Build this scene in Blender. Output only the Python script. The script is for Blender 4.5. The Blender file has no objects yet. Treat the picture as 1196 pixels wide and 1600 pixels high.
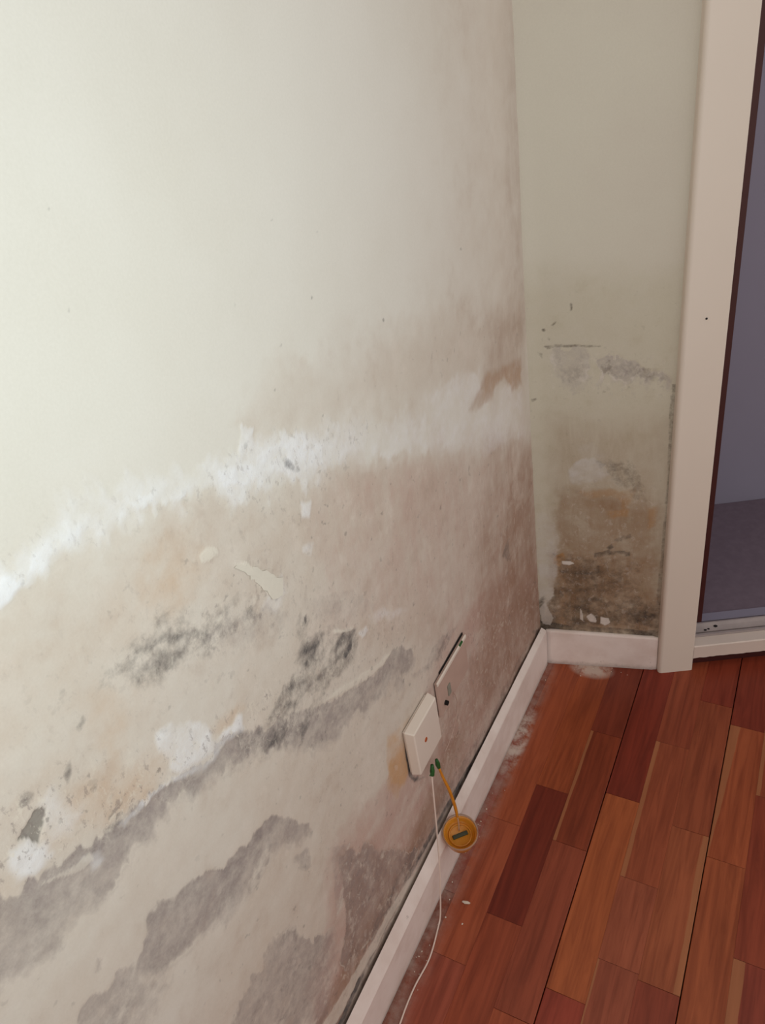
import bpy, bmesh, math, random
import numpy as np
from mathutils import Vector, Matrix, Euler, noise as mnoise

random.seed(7)
C = bpy.context.scene.collection
sc = bpy.context.scene

# ------------------------------------------------------------------ camera
cam_d = bpy.data.cameras.new('camera')
cam_d.sensor_fit = 'VERTICAL'
cam_d.sensor_height = 36.0
cam_d.lens = 36.0 * 1198.43 / 1600.0
cam_d.clip_start = 0.02
cam = bpy.data.objects.new('camera', cam_d)
C.objects.link(cam)
cam.matrix_world = Matrix(((0.879062, -0.146000, 0.453800, 0.0),
                           (0.453770, 0.548011, -0.702692, 0.0),
                           (-0.146094, 0.823631, 0.547986, 1.45),
                           (0, 0, 0, 1)))
sc.camera = cam

# ------------------------------------------------------------------ light
world = bpy.data.worlds.new('world')
sc.world = world
world.use_nodes = True
bg = world.node_tree.nodes['Background']
bg.inputs[0].default_value = (1.0, 0.925, 0.865, 1)
bg.inputs[1].default_value = 0.80

def area_light(name, loc, target, sx, sy, power, color):
    d = bpy.data.lights.new(name, 'AREA')
    d.shape = 'RECTANGLE'
    d.size, d.size_y, d.energy, d.color = sx, sy, power, color
    o = bpy.data.objects.new(name, d)
    C.objects.link(o)
    o.location = loc
    o.rotation_euler = (Vector(target) - Vector(loc)).to_track_quat('-Z', 'Y').to_euler()
    return o

# daylight from the window beside the photographer, facing the damp wall
win = area_light('window_daylight', (0.36, 0.06, 1.36), (-0.48, 0.38, 1.32), 0.45, 0.36, 2.35, (0.78, 0.99, 1.0))
win.data.spread = math.radians(112)

sc.view_settings.view_transform = 'Standard'
sc.view_settings.look = 'None'
sc.view_settings.gamma = 1.0
sc.view_settings.use_curve_mapping = False
sc.view_settings.exposure = 0.0

# ------------------------------------------------------------------ helpers
def lin(r, g, b):
    f = lambda c: (c / 255 / 12.92) if c / 255 <= 0.04045 else ((c / 255 + 0.055) / 1.055) ** 2.4
    return (f(r), f(g), f(b), 1.0)

class NT:
    """small node-tree writer"""
    def __init__(self, name):
        self.m = bpy.data.materials.new(name)
        self.m.use_nodes = True
        self.t = self.m.node_tree
        self.b = self.t.nodes['Principled BSDF']
    def node(self, kind, **kw):
        n = self.t.nodes.new(kind)
        for k, v in kw.items():
            setattr(n, k, v)
        return n
    def put(self, sock, v):
        if isinstance(v, bpy.types.NodeSocket):
            self.t.links.new(v, sock)
        elif v is not None:
            sock.default_value = v
    def math(self, op, a, b=None, clamp=False):
        n = self.node('ShaderNodeMath', operation=op, use_clamp=clamp)
        self.put(n.inputs[0], a)
        if b is not None:
            self.put(n.inputs[1], b)
        return n.outputs[0]
    def mix(self, f, a, b, blend='MIX'):
        n = self.node('ShaderNodeMix', data_type='RGBA', blend_type=blend)
        self.put(n.inputs[0], f); self.put(n.inputs[6], a); self.put(n.inputs[7], b)
        return n.outputs[2]
    def coords(self, kind='Object', scale=None):
        o = self.node('ShaderNodeTexCoord').outputs[kind]
        if scale is not None:
            mp = self.node('ShaderNodeMapping')
            self.put(mp.inputs[0], o)
            mp.inputs[3].default_value = scale
            o = mp.outputs[0]
        return o
    def noise(self, scale, detail=4.0, rough=0.55, vec=None, w=0.0, dist=0.0):
        n = self.node('ShaderNodeTexNoise')
        if vec is not None:
            self.put(n.inputs['Vector'], vec)
        n.inputs['Scale'].default_value = scale
        n.inputs['Detail'].default_value = detail
        n.inputs['Roughness'].default_value = rough
        n.inputs['Distortion'].default_value = dist
        return n.outputs[0]
    def attr(self, name, kind='GEOMETRY'):
        return self.node('ShaderNodeAttribute', attribute_name=name, attribute_type=kind)
    def ramp(self, f, lo, hi):
        n = self.node('ShaderNodeMapRange', clamp=True, interpolation_type='SMOOTHSTEP')
        self.put(n.inputs[0], f)
        n.inputs[1].default_value = lo; n.inputs[2].default_value = hi
        return n.outputs[0]
    def bump(self, h, strength, dist):
        n = self.node('ShaderNodeBump')
        n.inputs['Strength'].default_value = strength
        n.inputs['Distance'].default_value = dist
        self.put(n.inputs['Height'], h)
        self.put(self.b.inputs['Normal'], n.outputs[0])
    def out(self, color, rough=0.6, spec=0.4, metal=0.0):
        self.put(self.b.inputs['Base Color'], color)
        self.put(self.b.inputs['Roughness'], rough)
        self.b.inputs['Specular IOR Level'].default_value = spec
        self.b.inputs['Metallic'].default_value = metal
        return self.m

def simple_mat(name, col, rough=0.5, spec=0.4, metal=0.0, var=0.12, scale=30.0, bump=0.0, dark=0.8):
    m = NT(name)
    v = m.noise(scale, 5, 0.6, m.coords())
    c2 = tuple(x * dark for x in col[:3]) + (1,)
    m.out(m.mix(m.ramp(v, 0.5 - var * 2, 0.5 + var * 3), c2, col), rough, spec, metal)
    if bump:
        m.bump(v, bump, 0.002)
    return m.m

def link(name, me, mat=None, parent=None, smooth=False):
    o = bpy.data.objects.new(name, me)
    C.objects.link(o)
    if mat:
        me.materials.append(mat)
    if parent:
        o.parent = parent
    if smooth:
        me.shade_smooth()
    return o

def from_bm(name, bm, mat=None, parent=None, smooth=False):
    bmesh.ops.recalc_face_normals(bm, faces=bm.faces)
    me = bpy.data.meshes.new(name)
    bm.to_mesh(me); bm.free()
    return link(name, me, mat, parent, smooth)

def tag(o, label=None, cat=None, group=None, kind=None):
    if label: o['label'] = label
    if cat: o['category'] = cat
    if group: o['group'] = group
    if kind: o['kind'] = kind
    return o

def thing(name, label, cat, loc=(0, 0, 0), rz=0.0, group=None):
    o = bpy.data.objects.new(name, None)
    C.objects.link(o)
    o.empty_display_size = 0.05
    o.location = loc
    o.rotation_euler = (0, 0, rz)
    return tag(o, label, cat, group)

def box_bm(x0, x1, y0, y1, z0, z1, bevel=0.0, seg=2):
    bm = bmesh.new()
    v = [bm.verts.new((x, y, z)) for x in (x0, x1) for y in (y0, y1) for z in (z0, z1)]
    for f in ((0, 1, 3, 2), (4, 6, 7, 5), (0, 4, 5, 1), (2, 3, 7, 6), (0, 2, 6, 4), (1, 5, 7, 3)):
        bm.faces.new([v[i] for i in f])
    if bevel:
        bmesh.ops.bevel(bm, geom=list(bm.edges), offset=bevel, segments=seg, affect='EDGES', profile=0.5)
    return bm

def tube_bm(pts, r, sides=8, sub=6, radii=None):
    """tube along a Catmull-Rom curve"""
    P = [Vector(p) for p in pts]
    Q, RR = [], []
    for i in range(len(P) - 1):
        p0 = P[i - 1] if i else P[0] * 2 - P[1]
        p1, p2 = P[i], P[i + 1]
        p3 = P[i + 2] if i + 2 < len(P) else P[-1] * 2 - P[-2]
        for k in range(sub):
            t = k / sub
            Q.append(0.5 * (2 * p1 + (p2 - p0) * t + (2 * p0 - 5 * p1 + 4 * p2 - p3) * t * t + (3 * p1 - p0 - 3 * p2 + p3) * t ** 3))
            RR.append(r if radii is None else radii[i] * (1 - t) + radii[i + 1] * t)
    Q.append(P[-1]); RR.append(r if radii is None else radii[-1])
    bm = bmesh.new()
    rings = []
    up = Vector((0.31, 0.17, 0.93)).normalized()
    for i, q in enumerate(Q):
        tdir = (Q[min(i + 1, len(Q) - 1)] - Q[max(i - 1, 0)]).normalized()
        a = tdir.cross(up)
        if a.length < 1e-3:
            a = tdir.cross(Vector((1, 0, 0)))
        a.normalize(); b = tdir.cross(a)
        rings.append([bm.verts.new(q + (a * math.cos(2 * math.pi * s / sides) + b * math.sin(2 * math.pi * s / sides)) * RR[i]) for s in range(sides)])
    for i in range(len(rings) - 1):
        for s in range(sides):
            bm.faces.new((rings[i][s], rings[i][(s + 1) % sides], rings[i + 1][(s + 1) % sides], rings[i + 1][s]))
    bm.faces.new(rings[0]); bm.faces.new(rings[-1][::-1])
    return bm

def lathe_bm(prof, seg=32, cap=True, closed=False):
    """profile (r, z) turned about z"""
    bm = bmesh.new()
    rings = [[bm.verts.new((r * math.cos(2 * math.pi * s / seg), r * math.sin(2 * math.pi * s / seg), z)) for s in range(seg)] for r, z in prof]
    if closed:
        rings.append(rings[0]); cap = False
    for i in range(len(rings) - 1):
        for s in range(seg):
            bm.faces.new((rings[i][s], rings[i][(s + 1) % seg], rings[i + 1][(s + 1) % seg], rings[i + 1][s]))
    if cap:
        bm.faces.new(rings[0][::-1]); bm.faces.new(rings[-1])
    return bm

# ------------------------------------------------------------------ stain fields (traced on the walls in millimetres)
# each entry: layer, strength, edge softness mm, edge raggedness mm, outline [(along, height), ...]
WALL_STAINS = [
    ('tan', 0.48, 45, 15, [(109,1181),(222,1135),(259,1136),(313,1126),(383,1107),(445,1081),(506,1049),(616,996),(765,945),(1056,790),(1350,646),(1428,8),(383,41),(8,927),(125,1137)]),
    ('tan', 0.35, 30, 12, [(382,1105),(506,1049),(645,992),(835,910),(1055,784),(1350,646),(1428,8),(792,185),(383,41),(172,539),(337,641),(346,806),(428,917)]),
    ('tan', 0.5, 60, 20, [(520,1134),(579,1141),(719,1112),(907,1083),(1013,1061),(1349,937),(1321,735),(1110,903),(985,950),(851,964),(666,1051),(550,1097),(512,1103)]),
    ('tan', 0.3, 160, 15, [(1122,1570),(1566,1584),(1502,852),(1099,987),(956,1025),(1031,1132)]),
    ('tan', 0.35, 14, 8, [(544,990),(639,978),(796,917),(949,809),(911,760),(727,827),(584,911),(484,994)]),
    ('tan', 0.4, 16, 8, [(635,776),(737,726),(887,560),(851,532),(712,646),(630,708)]),
    ('rust', 0.09, 70, 15, [(160,1160),(261,1140),(405,1099),(423,1007),(330,974),(229,905),(90,1032)]),
    ('rust', 0.25, 18, 8, [(354,1090),(404,1075),(408,1019),(357,1013),(329,1045)]),
    ('rust', 0.28, 14, 8, [(258,1013),(276,994),(266,948),(245,930),(236,982)]),
    ('rust', 0.3, 16, 8, [(192,953),(242,933),(292,891),(263,869),(209,896),(173,928)]),
    ('rust', 0.3, 10, 6, [(339,865),(391,857),(396,842),(357,844)]),
    ('rust', 0.75, 9, 3, [(645,517),(690,467),(681,389),(658,378),(627,429),(625,481)]),
    ('rust', 0.5, 10, 5, [(652,510),(711,490),(672,391),(630,379),(611,436)]),
    ('rust', 0.22, 40, 10, [(104,973),(123,933),(104,902),(80,927)]),
    ('pink', 0.75, 50, 10, [(460,485),(604,444),(759,485),(877,524),(1092,486),(1401,284),(1380,74),(614,162),(357,147),(281,240),(393,350)]),
    ('pink', 0.35, 70, 10, [(615,993),(832,901),(1391,624),(1398,247),(874,511),(576,804)]),
    ('brown', 0.35, 45, 12, [(1142,748),(1209,736),(1350,646),(1381,84),(1150,142),(1001,463),(1054,636)]),
    ('brown', 0.5, 26, 7, [(1229,640),(1345,602),(1372,92),(1177,312),(1153,520)]),
    ('brown', 0.25, 30, 6, [(1080,603),(1216,556),(1248,364),(1092,486),(1041,572)]),
    ('rust', 0.2, 6, 6, [(1060,874),(1113,887),(1145,893),(1216,876),(1318,847),(1310,797),(1256,806),(1228,848),(1179,858),(1154,843),(1099,848)]),
    ('brown', 0.5, 5, 5, [(1060,874),(1113,887),(1145,893),(1216,876),(1318,847),(1310,797),(1256,806),(1228,848),(1179,858),(1154,843),(1099,848)]),
    ('brown', 0.35, 35, 8, [(1171,980),(1331,943),(1318,827),(1228,848),(1138,890)]),
    ('brown', 0.22, 60, 6, [(1366,1578),(1566,1584),(1379,874),(1242,929),(1281,1159)]),
    ('brown', 0.4, 20, 8, [(1056,482),(1160,450),(1379,161),(1371,82),(1104,126),(1002,213),(963,363)]),
    ('brown', 0.3, 30, 8, [(804,454),(939,403),(1161,212),(927,198),(792,185),(769,325)]),
    ('brown', 0.6, 10, 8, [(821,300),(903,244),(761,186),(622,189),(505,204),(404,194),(317,196),(298,240),(418,264),(583,229)]),
    ('bare', 0.6, 5, 6, [(466,461),(486,455),(511,414),(537,402),(551,348),(577,322),(634,229),(675,188),(592,176),(502,198),(443,217),(412,228),(409,282),(445,328),(459,400)]),
    ('brown', 0.6, 6, 6, [(466,461),(486,455),(511,414),(537,402),(551,348),(577,322),(634,229),(675,188),(592,176),(502,198),(443,217),(412,228),(409,282),(445,328),(459,400)]),
    ('brown', 0.5, 8, 6, [(317,196),(391,241),(416,229),(456,193),(381,158),(337,148)]),
    ('brown', 0.35, 10, 6, [(645,269),(776,243),(809,192),(728,172),(620,182)]),
    ('bare', 0.75, 5, 6, [(432,742),(463,765),(515,726),(548,702),(616,666),(669,646),(695,646),(725,631),(755,599),(757,564),(734,567),(693,599),(663,592),(608,615),(559,635),(531,633),(492,664),(455,708)]),
    ('bare', 0.45, 5, 5, [(734,567),(774,538),(826,540),(879,530),(930,500),(871,499),(817,504),(759,530)]),
    ('bare', 0.5, 4, 4, [(694,602),(720,569),(710,550),(691,563),(681,587)]),
    ('bare', 0.74, 5, 7, [(388,817),(359,835),(328,836),(310,845),(287,863),(250,875),(233,869),(205,887),(171,909),(145,911),(116,931),(84,956),(19,902),(50,871),(79,859),(104,846),(131,830),(157,836),(201,829),(239,832),(267,833),(303,818),(348,798),(393,771),(440,725),(456,767),(423,786)]),
    ('bare', 0.35, 14, 8, [(259,875),(333,827),(327,813),(249,839),(174,841),(120,863),(92,885),(113,924),(177,894)]),
    ('bare', 0.75, 5, 4, [(205,759),(215,756),(233,738),(252,735),(277,719),(294,698),(314,690),(336,684),(356,680),(389,668),(410,631),(422,605),(438,584),(433,562),(405,579),(380,611),(346,614),(323,613),(284,621),(225,656),(188,677),(171,701),(166,720),(179,732),(194,741)]),
    ('bare', 0.55, 8, 5, [(172,733),(184,710),(168,704),(168,665),(135,626),(90,733),(121,762),(137,748),(153,745)]),
    ('bare', 0.45, 20, 8, [(121,750),(196,662),(166,641),(138,621),(97,717)]),
    ('bare', 0.6, 16, 8, [(201,471),(240,498),(277,503),(322,503),(356,466),(378,395),(397,386),(418,358),(405,291),(371,241),(332,160)]),
    ('bare', 0.4, 10, 6, [(360,978),(431,950),(478,920),(525,870),(482,867),(437,880),(386,946)]),
    ('bare', 0.4, 8, 6, [(387,573),(418,554),(420,516),(399,525)]),
    ('bare', 0.35, 8, 5, [(462,490),(500,451),(458,376),(425,362)]),
    ('bare', 0.4, 9, 4, [(146,783),(153,774),(146,766),(140,771)]),
    ('bare', 0.35, 14, 6, [(531,885),(620,833),(685,757),(627,753),(549,817)]),
    ('salt', 0.62, 15, 12, [(198,1149),(234,1157),(258,1159),(280,1166),(306,1167),(343,1158),(390,1142),(436,1126),(469,1118),(497,1100),(519,1115),(549,1095),(604,1074),(666,1051),(719,1021),(709,992),(648,1001),(618,1000),(579,1010),(550,1037),(508,1053),(480,1060),(449,1086),(425,1102),(407,1103),(378,1114),(350,1125),(316,1131),(284,1136),(262,1142),(244,1143),(192,1137)]),
    ('salt', 0.85, 8, 9, [(258,1157),(290,1161),(326,1152),(377,1131),(424,1119),(426,1107),(386,1115),(344,1129),(311,1135),(279,1139),(255,1146)]),
    ('salt', 1, 6, 6, [(207,1147),(232,1153),(250,1142),(235,1136),(202,1137)]),
    ('salt', 0.95, 6, 7, [(524,1086),(557,1085),(603,1071),(634,1044),(629,1011),(592,1009),(561,1033),(544,1053),(515,1055),(462,1085),(465,1104),(515,1082)]),
    ('salt', 0.42, 22, 9, [(691,1035),(765,1003),(860,959),(952,917),(1070,851),(1251,771),(1318,715),(1321,674),(1207,725),(1125,747),(1056,790),(837,917),(765,944),(705,980),(668,1015)]),
    ('salt', 0.36, 22, 9, [(894,962),(963,960),(1035,944),(1107,916),(1121,880),(1059,868),(1225,830),(1309,784),(1319,722),(970,891)]),
    ('salt', 0.6, 4, 3, [(574,997),(593,986),(584,969),(570,979)]),
    ('salt', 0.35, 6, 4, [(555,947),(578,935),(567,924),(554,938)]),
    ('salt', 0.72, 5, 5, [(290,919),(303,919),(322,905),(338,891),(346,869),(345,849),(361,834),(351,829),(331,842),(316,846),(294,858),(287,872),(291,885),(286,903)]),
    ('salt', 0.8, 3, 4, [(331,842),(351,842),(387,819),(392,836),(386,846),(376,843),(358,846),(342,847),(321,847)]),
    ('salt', 0.7, 4, 4, [(387,819),(359,835),(328,836),(310,845),(287,863),(250,875),(244,874),(282,860),(308,841),(329,827),(358,829)]),
    ('salt', 0.7, 6, 4, [(137,959),(146,959),(155,952),(159,941),(164,934),(166,921),(155,919),(143,921),(133,933),(133,948)]),
    ('salt', 0.4, 6, 5, [(182,888),(194,881),(194,865),(183,867)]),
    ('salt', 0.4, 8, 5, [(174,969),(185,971),(188,958),(196,931),(207,925),(184,921),(169,934)]),
    ('salt', 0.4, 4, 4, [(223,866),(247,869),(259,875),(242,873),(223,876)]),
    ('salt', 0.35, 8, 5, [(468,927),(511,939),(513,909),(484,905)]),
    ('salt', 0.35, 10, 6, [(589,77),(624,104),(409,118),(368,121),(365,171)]),
    ('salt', 0.7, 3, 5, [(517,1107),(532,1115),(515,1127),(500,1109),(483,1097),(492,1088),(508,1096)]),
    ('salt', 0.8, 3, 6, [(379,1132),(403,1128),(428,1117),(418,1103),(394,1110),(379,1117)]),
    ('salt', 0.7, 4, 6, [(306,1153),(320,1153),(357,1138),(359,1127),(325,1134),(308,1142)]),
    ('salt', 0.7, 3, 5, [(633,1043),(689,1028),(717,1015),(691,1011),(648,1022)]),
    ('flake', 0.8, 2, 3, [(575,800),(612,771),(624,765),(613,766),(578,791)]),
    ('flake', 0.6, 2, 3, [(403,967),(415,965),(416,961),(405,962)]),
    ('flake', 0.5, 2, 3, [(458,945),(467,947),(469,940),(459,939)]),
    ('salt', 0.5, 3, 4, [(626,749),(646,745),(650,734),(632,736)]),
    ('salt', 0.4, 6, 5, [(656,757),(698,734),(765,671),(726,691),(668,735)]),
    ('mold_shade', 0.75, 7, 7, [(260,1013),(269,1021),(286,1019),(309,1013),(327,1005),(346,1004),(357,993),(391,969),(387,961),(361,977),(339,991),(319,998),(286,1008),(269,1008)]),
    ('mold_shade', 0.55, 12, 8, [(292,1002),(323,997),(367,972),(355,957),(321,974),(290,990)]),
    ('mold_shade', 0.3, 20, 10, [(256,1008),(289,1029),(344,1024),(402,983),(462,942),(484,905),(386,946),(324,962)]),
    ('mold_shade', 0.95, 6, 5, [(578,781),(600,778),(622,759),(608,739),(590,739),(572,747),(559,747)]),
    ('mold_shade', 0.8, 8, 6, [(496,824),(514,834),(549,817),(558,798),(543,767),(521,783),(506,802)]),
    ('mold_shade', 0.5, 8, 5, [(512,866),(526,874),(541,856),(525,839),(509,843)]),
    ('mold_shade', 0.8, 7, 5, [(464,802),(480,810),(497,799),(506,775),(538,767),(528,760),(497,766),(484,765)]),
    ('mold_shade', 0.9, 5, 4, [(449,785),(458,789),(479,771),(472,763),(458,771)]),
    ('mold_shade', 0.85, 7, 6, [(412,765),(433,770),(450,770),(457,763),(445,745),(427,745)]),
    ('mold_shade', 0.5, 14, 8, [(378,799),(428,797),(474,813),(549,817),(629,758),(613,712),(552,736),(498,721),(431,738)]),
    ('mold_shade', 0.5, 6, 4, [(466,733),(490,741),(489,719),(466,709)]),
    ('mold_shade', 0.35, 6, 5, [(372,827),(404,802),(418,775),(393,776),(370,809)]),
    ('mold_shade', 0.35, 5, 4, [(774,538),(820,516),(877,524),(886,501),(842,495)]),
    ('mold_shade', 0.8, 4, 3, [(1340,88),(1298,157),(1372,98),(1388,44),(1232,90),(1200,122)]),
    ('mold_shade', 0.85, 3.5, 2.5, [(1371,86),(1361,87),(982,114),(782,148),(616,170),(424,162),(361,159),(358,173),(420,181),(612,189),(772,168),(968,135)]),  # painted shade of the open gap between skirting and wall
    ('mold_shade', 0.28, 9, 7, [(1346,142),(965,175),(767,208),(602,224),(418,216),(333,189),(371,102),(613,159),(980,106),(1379,66)]),  # wider, softer band of the same painted gap shade
    ('mold_shade', 0.35, 6, 4, [(1148,492),(1189,511),(1197,438)]),
    ('mold_shade', 0.45, 3, 2, [(557,1068),(571,1057),(587,1031),(577,1032),(562,1050)]),
    ('mold_shade', 0.8, 1.5, 1.5, [(531,863),(536,861),(532,851),(529,854)]),
    ('mold_shade', 0.5, 5, 4, [(162,984),(171,989),(178,984),(172,979)]),
    ('mold_shade', 0.5, 4, 4, [(199,973),(211,979),(207,968),(198,963)]),
    ('mold_shade', 0.4, 4, 4, [(230,1000),(239,1004),(239,995),(231,994)]),
    ('mold_shade', 0.4, 3, 3, [(213,935),(221,934),(215,928)]),
    ('mold_shade', 0.5, 2, 2, [(217,897),(236,895),(232,894),(217,893)]),
    ('mold_shade', 0.45, 3, 3, [(206,890),(226,881),(227,875),(207,885)]),
    ('mold_shade', 0.9, 3, 2, [(690,349),(678,378),(680,452),(688,446),(689,366),(723,318)]),  # gap shade painted along the box's left and lower edge
    ('mold_shade', 0.45, 2, 1, [(632,1291),(635,1292),(636,1290),(634,1289)]),
    ('mold_shade', 0.45, 2, 1, [(673,1199),(676,1200),(677,1197),(674,1196)]),
    ('mold_shade', 0.45, 2, 1, [(548,1236),(551,1237),(552,1235),(549,1234)]),
    ('mold_shade', 0.45, 2, 1, [(368,1299),(369,1300),(370,1298),(368,1297)]),
    ('mold_shade', 0.45, 2, 1, [(383,1365),(385,1366),(385,1365),(383,1364)]),
    ('mold_shade', 0.45, 2, 1, [(707,1258),(710,1259),(712,1257),(709,1256)]),
    ('mold_shade', 0.45, 2, 1, [(1074,1128),(1079,1129),(1083,1125),(1078,1124)]),
    ('mold_shade', 0.45, 2, 1, [(575,1135),(578,1136),(579,1134),(576,1133)]),
    ('mold_shade', 0.45, 2, 1, [(647,1068),(651,1069),(652,1066),(649,1065)]),
    ('mold_shade', 0.45, 2, 1, [(602,1173),(605,1174),(606,1171),(603,1171)]),
    ('mold_shade', 0.45, 2, 1, [(817,1117),(821,1119),(823,1115),(819,1114)]),
    ('flake', 0.6, 2, 4, [(335,228),(410,210),(491,197),(525,196),(617,173),(633,155),(530,169),(493,169),(421,179),(350,183)]),
    ('hole', 0.95, 1.5, 2, [(148,961),(159,965),(169,970),(177,962),(169,950),(160,940),(157,946),(154,955)]),
    ('flake', 0.9, 2, 2, [(449,1002),(465,992),(476,976),(493,957),(509,935),(502,918),(488,925),(477,948),(467,969),(465,982)]),
    ('flake', 0.7, 2, 2, [(409,1044),(422,1046),(432,1037),(434,1028),(421,1028),(409,1034)]),
    ('flake', 0.6, 2.5, 3, [(523,725),(555,699),(624,662),(670,648),(695,648),(683,656),(646,668),(604,687),(552,714)]),
    ('flake', 0.5, 2, 2, [(175,889),(189,887),(190,875),(176,877),(142,907),(148,906)]),
    ('crumble', 0.9, 25, 12, [(127,1017),(156,1008),(205,978),(280,923),(399,849),(491,818),(635,776),(757,645),(699,604),(536,693),(412,760),(319,819),(241,860),(141,905),(89,946)]),
    ('crumble', 0.6, 25, 12, [(258,1013),(294,1039),(369,1019),(514,946),(641,793),(577,711),(425,910),(318,968)]),
    ('crumble', 0.6, 15, 10, [(407,1102),(470,1116),(550,1097),(667,1054),(780,991),(639,978),(573,957),(485,1051)]),
    ('crumble', 0.45, 30, 12, [(210,1173),(299,1166),(419,1129),(404,1096),(281,1130),(192,1137)]),
    ('crumble', 0.7, 25, 10, [(871,499),(1118,432),(1375,265),(1372,92),(920,166),(761,186),(819,406)]),
    ('crumble', 0.7, 20, 10, [(472,468),(679,202),(765,200),(618,175),(431,181),(326,218),(307,262),(427,287)]),
    ('crumble', 0.25, 60, 12, [(211,1113),(413,1076),(1310,653),(1335,135),(634,229),(415,362),(444,622),(340,911),(154,1003)]),
]

PANEL_STAINS = [
    ('crumble', 0.35, 20, 10, [(32,546),(244,530),(264,124),(-5,115)]),
    ('crumble', 0.4, 15, 8, [(17,848),(250,817),(251,737),(27,744)]),
    ('tan', 0.5, 60, 10, [(-37,996),(276,973),(339,57),(-89,21)]),
    ('bare', 0.5, 6, 9, [(23,845),(53,842),(92,844),(101,811),(99,770),(83,754),(58,760),(38,783),(28,814)]),
    ('bare', 0.65, 5, 8, [(119,815),(137,822),(147,814),(166,823),(186,817),(194,801),(220,795),(243,791),(253,775),(252,751),(245,748),(237,767),(223,776),(207,758),(197,769),(180,764),(156,770),(138,782),(118,780)]),
    ('salt', 0.6, 6, 5, [(59,566),(78,591),(114,600),(134,587),(141,562),(125,543),(82,536),(62,543)]),
    ('salt', 0.5, 6, 5, [(-11,462),(19,462),(35,410),(33,299),(16,220),(-8,137),(-12,278)]),
    ('salt', 0.2, 16, 8, [(76,625),(114,640),(160,562),(187,514),(154,530),(102,562)]),
    ('brown', 0.28, 40, 12, [(25,686),(249,681),(280,94),(-6,72)]),
    ('brown', 0.6, 22, 10, [(34,513),(246,482),(271,114),(-6,94),(26,280)]),
    ('brown', 0.65, 20, 10, [(25,337),(130,340),(254,327),(264,124),(2,105)]),
    ('brown', 0.4, 10, 6, [(64,527),(115,524),(187,514),(195,465),(155,464),(95,480)]),
    ('rust', 0.45, 8, 5, [(82,517),(128,520),(174,522),(196,522),(194,494),(182,478),(171,464),(165,494),(148,504),(102,500)]),
    ('rust', 0.45, 5, 4, [(142,464),(188,473),(185,451),(149,447)]),
    ('rust', 0.8, 3, 3, [(25,333),(45,349),(52,327),(37,307),(24,318)]),
    ('rust', 0.4, 6, 4, [(223,473),(241,482),(241,432),(228,418)]),
    ('mold_shade', 0.6, 8, 6, [(-4,154),(29,270),(44,251),(36,160),(20,107),(-2,105)]),
    ('mold_shade', 0.75, 12, 10, [(30,160),(43,202),(102,225),(217,212),(260,194),(264,124),(161,138),(72,110)]),
    ('mold_shade', 0.5, 22, 12, [(31,337),(130,340),(213,325),(233,173),(57,162)]),
    ('mold_shade', 0.75, 2, 2.5, [(113,351),(144,359),(182,357),(178,349),(130,340),(116,336)]),
    ('mold_shade', 0.7, 3, 2, [(141,366),(152,377),(157,367),(146,359)]),
    ('mold_shade', 0.6, 3, 2, [(177,353),(192,357),(192,343),(180,342)]),
    ('mold_shade', 0.6, 1.5, 1.5, [(36,299),(102,295),(123,299),(122,288),(73,284),(38,290)]),
    ('mold_shade', 0.6, 3, 3, [(116,306),(127,318),(133,292),(122,284)]),
    ('mold_shade', 0.4, 4, 4, [(157,392),(190,406),(195,396),(165,381)]),
    ('mold_shade', 0.5, 5, 4, [(193,220),(217,231),(218,192),(201,181)]),
    ('mold_shade', 0.14, 3, 4, [(31,827),(83,831),(95,804),(77,771),(52,772)]),
    ('mold_shade', 0.18, 3, 4, [(125,809),(184,812),(243,783),(244,764),(150,782)]),
    ('mold_shade', 0.35, 10, 8, [(115,594),(191,593),(221,482),(187,514),(154,538)]),
    ('mold_shade', 0.55, 2, 2, [(17,854),(54,855),(125,849),(125,846),(54,849),(24,846)]),
    ('mold_shade', 0.45, 3, 3, [(5,844),(14,839),(12,828),(7,834)]),
    ('mold_shade', 0.7, 1.5, 1, [(68,935),(72,935),(72,923),(68,921)]),
    ('mold_shade', 0.6, 1.5, 1, [(33,895),(43,902),(41,897),(35,892)]),
    ('mold_shade', 0.6, 1.2, 1, [(15,888),(20,889),(21,883),(16,883)]),
    ('mold_shade', 0.5, 1.2, 1, [(24,872),(30,869),(29,864),(25,865)]),
    ('mold_shade', 0.5, 1.5, 1, [(-9,743),(1,745),(1,738),(-8,737)]),
    ('mold_shade', 0.3, 3, 3, [(125,809),(143,817),(143,789),(126,785)]),
    ('mold_shade', 0.9, 3, 2, [(-17,140),(41,127),(267,122),(268,85),(72,87),(-12,98)]),  # black line along the top of the short skirting
    ('mold_shade', 0.6, 8, 4, [(-24,103),(-21,198),(-2,219),(4,105)]),
    ('mold_shade', 0.35, 1.5, 1, [(260,530),(255,695),(256,764),(263,764),(273,466),(265,93),(251,92)]),  # shade of the groove beside the wardrobe post, painted on
    ('mold_shade', 0.6, 2, 1.2, [(262,514),(261,709),(263,737),(264,681),(268,466),(261,114),(258,113)]),  # narrow core of that painted groove shade
    ('flake', 0.9, 1.5, 1.5, [(42,324),(59,325),(72,318),(59,312),(43,315)]),
    ('flake', 0.7, 2, 2, [(80,188),(86,174),(93,139),(84,147)]),
    ('flake', 0.75, 2, 2, [(96,160),(109,169),(120,153),(120,137),(105,140)]),
    ('flake', 0.8, 2, 2, [(129,158),(149,155),(154,143),(141,130),(129,137)]),
    ('flake', 0.5, 3, 2.5, [(-15,178),(1,199),(20,149),(11,121),(-8,126)]),
    ('hole', 0, 1, 1, [(-907,1552),(-906,1551),(-908,1551)]),
]

_rs = np.random.RandomState(11)
_tab = _rs.rand(256, 256).astype(np.float32)

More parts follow.
